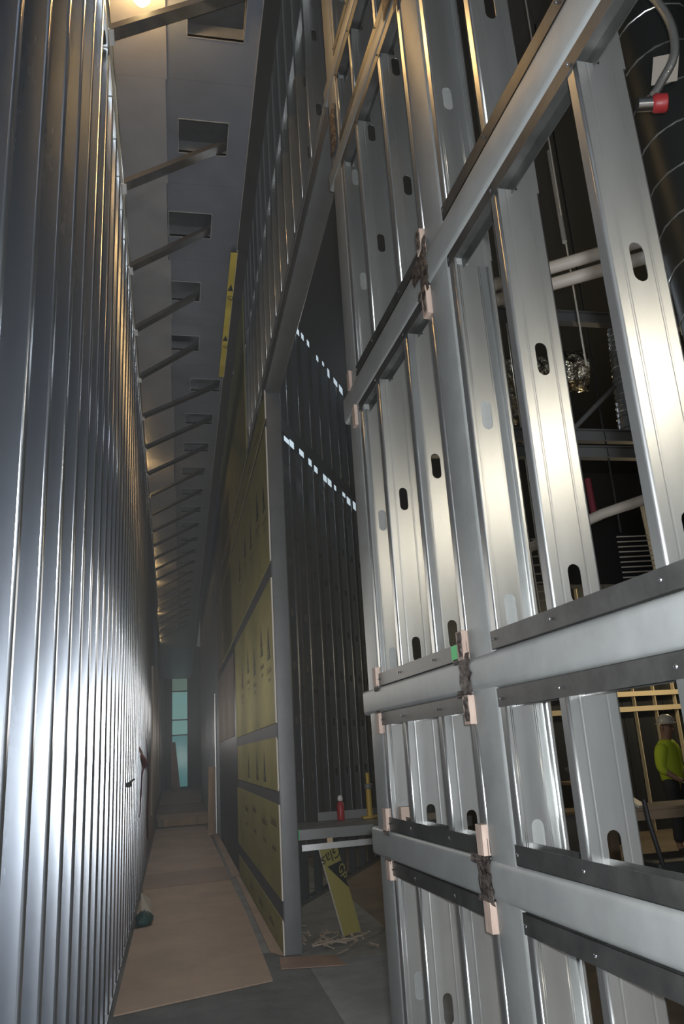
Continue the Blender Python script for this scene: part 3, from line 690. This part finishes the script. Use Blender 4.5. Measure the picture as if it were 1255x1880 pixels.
spiral_duct((3.05, 3.42, 3.2), 3.2, .24, 'large upright spiral duct behind the red capped hose', (-.2, -.05))
spiral_duct((3.99, 6.04, 4.256), 1.1, .055, 'short warm lit spiral duct between the two nearest wide studs', (.10, .05))
t = thing('taped_patch', 'pale patch taped on the large spiral duct', 'patch', (2.74, 3.17, 5.30)); obj('patch_sheet', MB().obox((0, 0, -.09), (.03, -.03, .09), .14, .004, (-.6, -.8, 0)), M['pipe'], t)
def pipe(name, pts, r, m, label, cat='pipe', group=None, n=12):
    return tag(obj(name, MB().tube(pts, r, n), m, None, True), label, cat, group)
for i, (z, dy) in enumerate(((4.55, 0), (4.455, .05))):
    pipe('pale_pipe', [(2.6+.807*t_, 3.88+dy-.591*t_, z) for t_ in (.35, 0, -.6, -1.3)], .042, M['pipe'], ('upper' if i == 0 else 'lower')+' of two pale pipes stacked side by side behind the studs')
pipe('pale_pipe', [(2.6, 7.1, 3.12), (3.60, 6.0, 3.47), (4.3, 5.3, 3.6)], .045, M['pipe'], 'pale pipe lower down, above the bright wire rack')
pipe('threaded_rod', [(2.55, 4.15, 3.9), (2.55, 4.15, 9.0)], .006, M['wire'], 'thin threaded rod hanging beside the two pale pipes', 'rod')
pipe('threaded_rod', [(3.75, 6.0, 3.3), (3.75, 6.0, 9.0)], .008, M['black'], 'dark hanging rod in front of the lower pale pipe', 'rod')
pipe('strut', [(2.48, 4.05, 4.75), (2.75, 4.5, 5.9)], .016, M['wire'], 'bright slanting strut above the two pale pipes', 'strut')
pipe('strut', [(3.44, 5.97, 4.256), (3.93, 5.99, 4.70)], .022, M['steel_dark'], 'grey slanting strut between the nearest wide studs', 'strut')
pipe('conduit', [(4.04, 6.02, 2.9), (4.0, 6.0, 3.62)], .022, M['beam_yellow'], 'golden lit conduit beside the nearest stud edge', 'conduit')
hb = thing('hanger_bracket', 'dark perforated hanger bracket on the two pale pipes', 'bracket', (2.50, 3.60, 4.72))
obj('bracket_plate', MB().box(-.02, .02, -.03, -.02, -.18, .12), M['black'], hb); obj('bracket_rod', MB().tube([(0, -.025, .1), (0, -.025, 4.28)], .004, 6), M['black'], hb)
# foil wrapped ducts
def foil_duct(p0, p1, r, label, seed):
    rnd = random.Random(seed); p0 = Vector(p0); p1 = Vector(p1); N = 16; n = 14
    d = (p1-p0).normalized(); u = d.cross(Vector((0, 0, 1))).normalized(); v = d.cross(u); vs = []
    for i in range(N+1):
        c = p0+(p1-p0)*i/N
        for k in range(n):
            rr_ = r*rnd.uniform(.82, 1.12); a = k*2*math.pi/n+rnd.uniform(-.1, .1); vs.append(c+u*rr_*math.cos(a)+v*rr_*math.sin(a))
    fs = [(i*n+k, i*n+(k+1) % n, (i+1)*n+(k+1) % n, (i+1)*n+k) for i in range(N) for k in range(n)]+[tuple(range(n-1, -1, -1)), tuple(range(N*n, (N+1)*n))]
    t = thing('foil_duct', label, 'duct', p0); o = obj('wrap', MB().add([q-p0 for q in vs], fs), M['foil'], t)
    for f in (.25, .7):
        c = (p1-p0)*f; obj('hanger', MB().tube([c, (c.x, c.y, 9.0-p0.z)], .006, 6), M['black'], t); obj('band', MB().tube([c-d*.03, c+d*.03], r*1.14, 16), M['dark_metal'], t)
    return t
foil_duct((3.1, 6.6, 5.05), (3.86, 6.28, 5.02), .20, 'crinkled foil wrapped duct below the pale pipes, right of the slotted stud', 1)
foil_duct((2.50, 6.55, 4.55), (3.1, 6.35, 4.65), .17, 'crinkled foil bundle left of the slotted stud', 2)
for i, (z, y_, lab) in enumerate(((5.15, 5.6, 'topmost dark steel beam crossing behind the studs'), (4.2, 6.0, 'middle dark steel beam crossing behind the studs'), (4.04, 6.0, 'lowest dark steel beam crossing behind the studs'))):
    bt = thing('steel_beam', lab, 'beam', (2.0, y_, z))
    obj('web', MB().box(0, 5, -.006, .006, -.05, .05), M['steel_dark'], bt); obj('flange', MB().box(0, 5, -.04, .04, .046, .056), M['steel_dark'], bt); obj('flange', MB().box(0, 5, -.04, .04, -.056, -.046), M['steel_dark'], bt)
tag(obj('red_pipe', MB().tube([(3.70, 6.3, 3.55), (3.69, 6.3, 3.9)], .03, 10), M['red'], None, True), 'short red pipe stub above the lower pale pipe', 'pipe')
# wire rack and cable ladder
wr = thing('wire_rack', 'rack of thin bright wires at the foot of the gap by the nearest stud', 'rack', (3.70, 6.0, 2.9))
for k in range(9): obj('wire', MB().tube([(0, 0, .045*k), (.36, 0, .045*k+.012)], .006, 6), M['wire'], wr)
obj('upright', MB().box(.36, .375, -.01, .01, -.3, .4), M['beam_yellow'], wr)
wl = thing('cable_ladder', 'small wire ladder with a red strip in the narrow stud gap', 'ladder', (2.90, 6.0, 2.72))
for k in range(8): obj('rung', MB().tube([(0, 0, .075*k), (.15, 0, .075*k+.01)], .007, 6), M['wire'], wl)
for x in (.0, .07, .15): obj('side_rail', MB().tube([(x, 0, -.1), (x-.02, 0, .56), (x-.02, 0, 6.28)], .006, 6), M['wire'], wl)
obj('red_strip', MB().box(.115, .135, -.012, -.004, .2, .52), M['red_paint'], wl)

# far lit stud lattice
la = thing('far_stud_frame', 'far lit stud framing with two pale horizontal strips behind the worker', 'frame', (5.4, 13.0, 0), .05)
for k in range(16): obj('stud', MB().box(.0+.42*k, .014+.42*k, 0, .09, 0, 4.2), M['beam_yellow'], la)
for z in (1.98, 2.24): obj('strip', MB().box(-.2, 6.6, -.02, 0, z, z+.085), M['beam_yellow'], la)
for k in range(8): obj('backing_panel', MB().box(-.2+.84*k, .63+.84*k, .1, .12, 0, 4.3), M['dark_metal'], la)
# table of planks, loose boards, cart
tb = thing('plank_table', 'timber plank table in front of the worker', 'table', (3.5, 6.4, 0))
for k in range(3): obj('plank', MB().box(0, 2.6, .16*k, .16*k+.15, .98, 1.02), M['wood'], tb)
obj('edge_board', MB().box(0, 2.6, -.03, 0, .93, 1.0), M['wood'], tb)
for x in (.15, 2.3):
    for y_ in (.05, .4): obj('leg', MB().box(x, x+.08, y_, y_+.06, 0, .98), M['wood'], tb)
for i, (x, lab) in enumerate(((3.58, 'bright printed plank end sticking out beside the stud, right one'), (3.47, 'bright plank end beside the stud, left one'))):
    tag(obj('loose_plank', MB().obox((x-.10, 6.85, 1.36), (x+.13, 6.30, 1.045), .09, .02), M['wire' if i == 0 else 'steel_dark']), lab, 'plank')
ct = thing('dark_cart', 'dark wheeled cart low behind the nearest stud', 'cart', (3.35, 5.6, 0))
obj('tray', MB().box(0, .9, 0, .5, .40, .72, .02), M['black'], ct)
for x in (.12, .78): obj('wheel', MB().tube([(x, -.05, .16), (x, .0, .16)], .15, 18), M['black'], ct, True)
obj('handle', MB().tube([(.05, .02, .7), (-.03, -.02, 1.0), (-.02, .02, 1.15)], .018, 8), M['black'], ct, True)
for i, (x, y_, z0, z1, m_, lab) in enumerate(((5.0, 11.2, .0, .55, 'steel_dark', 'grey crate stack on the floor beside the worker'), (5.9, 11.9, 0, .9, 'dark_metal', 'dark cabinet behind the worker'))):
    t = thing('supply_crate', lab, 'crate', (x, y_, 0)); obj('crate_body', MB().box(0, .9, 0, .6, z0, z1, .02), M[m_], t); obj('crate_lid', MB().box(-.02, .92, -.02, .62, z1, z1+.04), M['wood'], t)

# the worker: one skinned figure with clothing
def skin_figure(name, joints, bones, m, parent, sub=2):
    me = bpy.data.meshes.new(name); me.from_pydata([j[0] for j in joints], bones, [])
    o = bpy.data.objects.new(name, me); COL.objects.link(o)
    sk = o.modifiers.new('s', 'SKIN'); o.modifiers.new('u', 'SUBSURF').levels = sub
    for i, j in enumerate(joints):
        r = j[1]; me.skin_vertices[0].data[i].radius = r if isinstance(r, tuple) else (r, r)
    me.skin_vertices[0].data[0].use_root = True
    dg = bpy.context.evaluated_depsgraph_get(); m2 = bpy.data.meshes.new_from_object(o.evaluated_get(dg)); bpy.data.objects.remove(o)
    m2.shade_smooth(); m2.materials.clear(); m2.materials.append(m)
    ob = bpy.data.objects.new(name, m2); COL.objects.link(ob); ob.parent = parent; return ob
pr = thing('person', 'person in yellow-green safety vest and pale hard hat standing in the far room', 'person', (6.72, 10.5, 0), .5)
J = [((0, 0, .95), (.15, .11)), ((0, .01, 1.12), (.145, .105)), ((0, .02, 1.32), (.17, .12)), ((0, .0, 1.44), (.12, .09)), ((0, -.01, 1.53), .06), ((0, -.03, 1.62), (.085, .10)), ((0, -.035, 1.74), (.085, .10)),
     ((-.09, 0, .88), .095), ((-.10, -.02, .48), .065), ((-.10, .02, .09), .045), ((-.10, -.12, .045), .04),
     ((.09, 0, .88), .095), ((.10, -.03, .48), .065), ((.11, .0, .09), .045), ((.11, -.14, .045), .04),
     ((-.19, .0, 1.40), .06), ((-.24, .02, 1.13), .048), ((-.17, -.16, .98), .036), ((-.14, -.22, .95), .03),
     ((.19, .0, 1.40), .06), ((.24, .03, 1.13), .048), ((.18, -.14, .96), .036), ((.15, -.20, .93), .03)]
Bn = [(0, 1), (1, 2), (2, 3), (3, 4), (4, 5), (5, 6), (0, 7), (7, 8), (8, 9), (9, 10), (0, 11), (11, 12), (12, 13), (13, 14), (2, 15), (15, 16), (16, 17), (17, 18), (2, 19), (19, 20), (20, 21), (21, 22)]
body = skin_figure('body', J, Bn, M['skin'], pr)
skin_figure('vest', [((0, 0, .86), (.20, .155)), ((0, .01, 1.08), (.195, .15)), ((0, .02, 1.32), (.225, .165)), ((0, .0, 1.45), (.19, .13)), ((0, .0, 1.52), (.10, .085))], [(0, 1), (1, 2), (2, 3), (3, 4)], M['hivis'], pr)
for sx in (-1, 1):
    skin_figure('sleeve', [((sx*.10, .0, 1.45), .105), ((sx*.20, .01, 1.32), .098), ((sx*.24, .02, 1.12), .07), ((sx*.215, -.06, 1.04), .055)], [(0, 1), (1, 2), (2, 3)], M['hivis'], pr)
    skin_figure('trouser_leg', [((sx*.085, 0, 1.03), .135), ((sx*.10, -.02, .50), .085), ((sx*.105, .01, .14), .07)], [(0, 1), (1, 2)], M['cloth'], pr)
    skin_figure('boot', [((sx*.105, .04, .06), .055), ((sx*.105, -.06, .05), .055), ((sx*.105, -.16, .045), .045)], [(0, 1), (1, 2)], M['black'], pr)
    for q in range(5):
        hx, hy, hzz = sx*.145, -.21, .94
        if q < 4: pts = [(hx+(q-1.5)*.017, hy-.01, hzz), (hx+(q-1.5)*.018, hy-.045, hzz-.015), (hx+(q-1.5)*.018, hy-.07+.004*abs(q-1), hzz-.045)]
        else: pts = [(hx-sx*.03, hy+.01, hzz), (hx-sx*.055, hy-.02, hzz+.005), (hx-sx*.055, hy-.045, hzz-.01)]
        obj('finger', MB().tube(pts, [.009, .009, .007], 6), M['skin'], pr, True)
obj('nose', MB().tube([(0, -.115, 1.68), (0, -.14, 1.645), (0, -.12, 1.635)], [.008, .016, .010], 6), M['skin'], pr, True)
for sx in (-1, 1):
    obj('eye', MB().tube([(sx*.03, -.112, 1.672), (sx*.03, -.122, 1.672)], .009, 6), M['black'], pr, True)
    obj('ear', MB().tube([(sx*.075, -.02, 1.69), (sx*.088, -.015, 1.66), (sx*.078, -.02, 1.625)], [.012, .018, .010], 6), M['skin'], pr, True)
obj('mouth', MB().obox((-.022, -.113, 1.607), (.022, -.113, 1.607), .008, .008), M['red'], pr)
n = 16; prof = [(.135, 1.715), (.132, 1.73), (.112, 1.735), (.108, 1.77), (.085, 1.82), (.045, 1.845), (.006, 1.85)]
vs = [(r*math.cos(k*2*math.pi/n)*.92, -.035+r*1.08*math.sin(k*2*math.pi/n), z) for r, z in prof for k in range(n)]
fs = [(i*n+k, i*n+(k+1) % n, (i+1)*n+(k+1) % n, (i+1)*n+k) for i in range(len(prof)-1) for k in range(n)]+[tuple(range((len(prof)-1)*n, len(prof)*n)), tuple(range(n-1, -1, -1))]
obj('hard_hat', MB().add(vs, fs), M['hat'], pr, True, label='pale hard hat')

# dark shell of the big room
obj('wall_far', MB().box(1.5, 22, 20, 20.2, 0, 9), M['deck'], kind='structure')
obj('wall_outer', MB().box(21.8, 22, -6, 20, 0, 9), M['deck'], kind='structure')
obj('ceiling_hall', MB().box(1.25, 22, -1.5, 20, 9, 9.2), M['deck'], kind='structure')

# dusty air of the site
hz_ = MB().box(-1.6, 1.0, 2.6, 51.9, .0, 9.0).box(1.003, 5.0, 7.3, 15, 0, 9)
hm = bpy.data.materials.new('dusty_air'); hm.use_nodes = True; nt = hm.node_tree; nt.nodes.clear()
oo = nt.nodes.new('ShaderNodeOutputMaterial'); vs_ = nt.nodes.new('ShaderNodeVolumeScatter')
vs_.inputs['Density'].default_value = 0.013; vs_.inputs['Anisotropy'].default_value = 0.0; vs_.inputs['Color'].default_value = (.9, .95, 1, 1)
nt.links.new(vs_.outputs[0], oo.inputs['Volume'])
ho = obj('haze', hz_, hm, kind='stuff'); ho['label'] = 'thin dusty air filling the corridor and side room'; ho['category'] = 'haze'
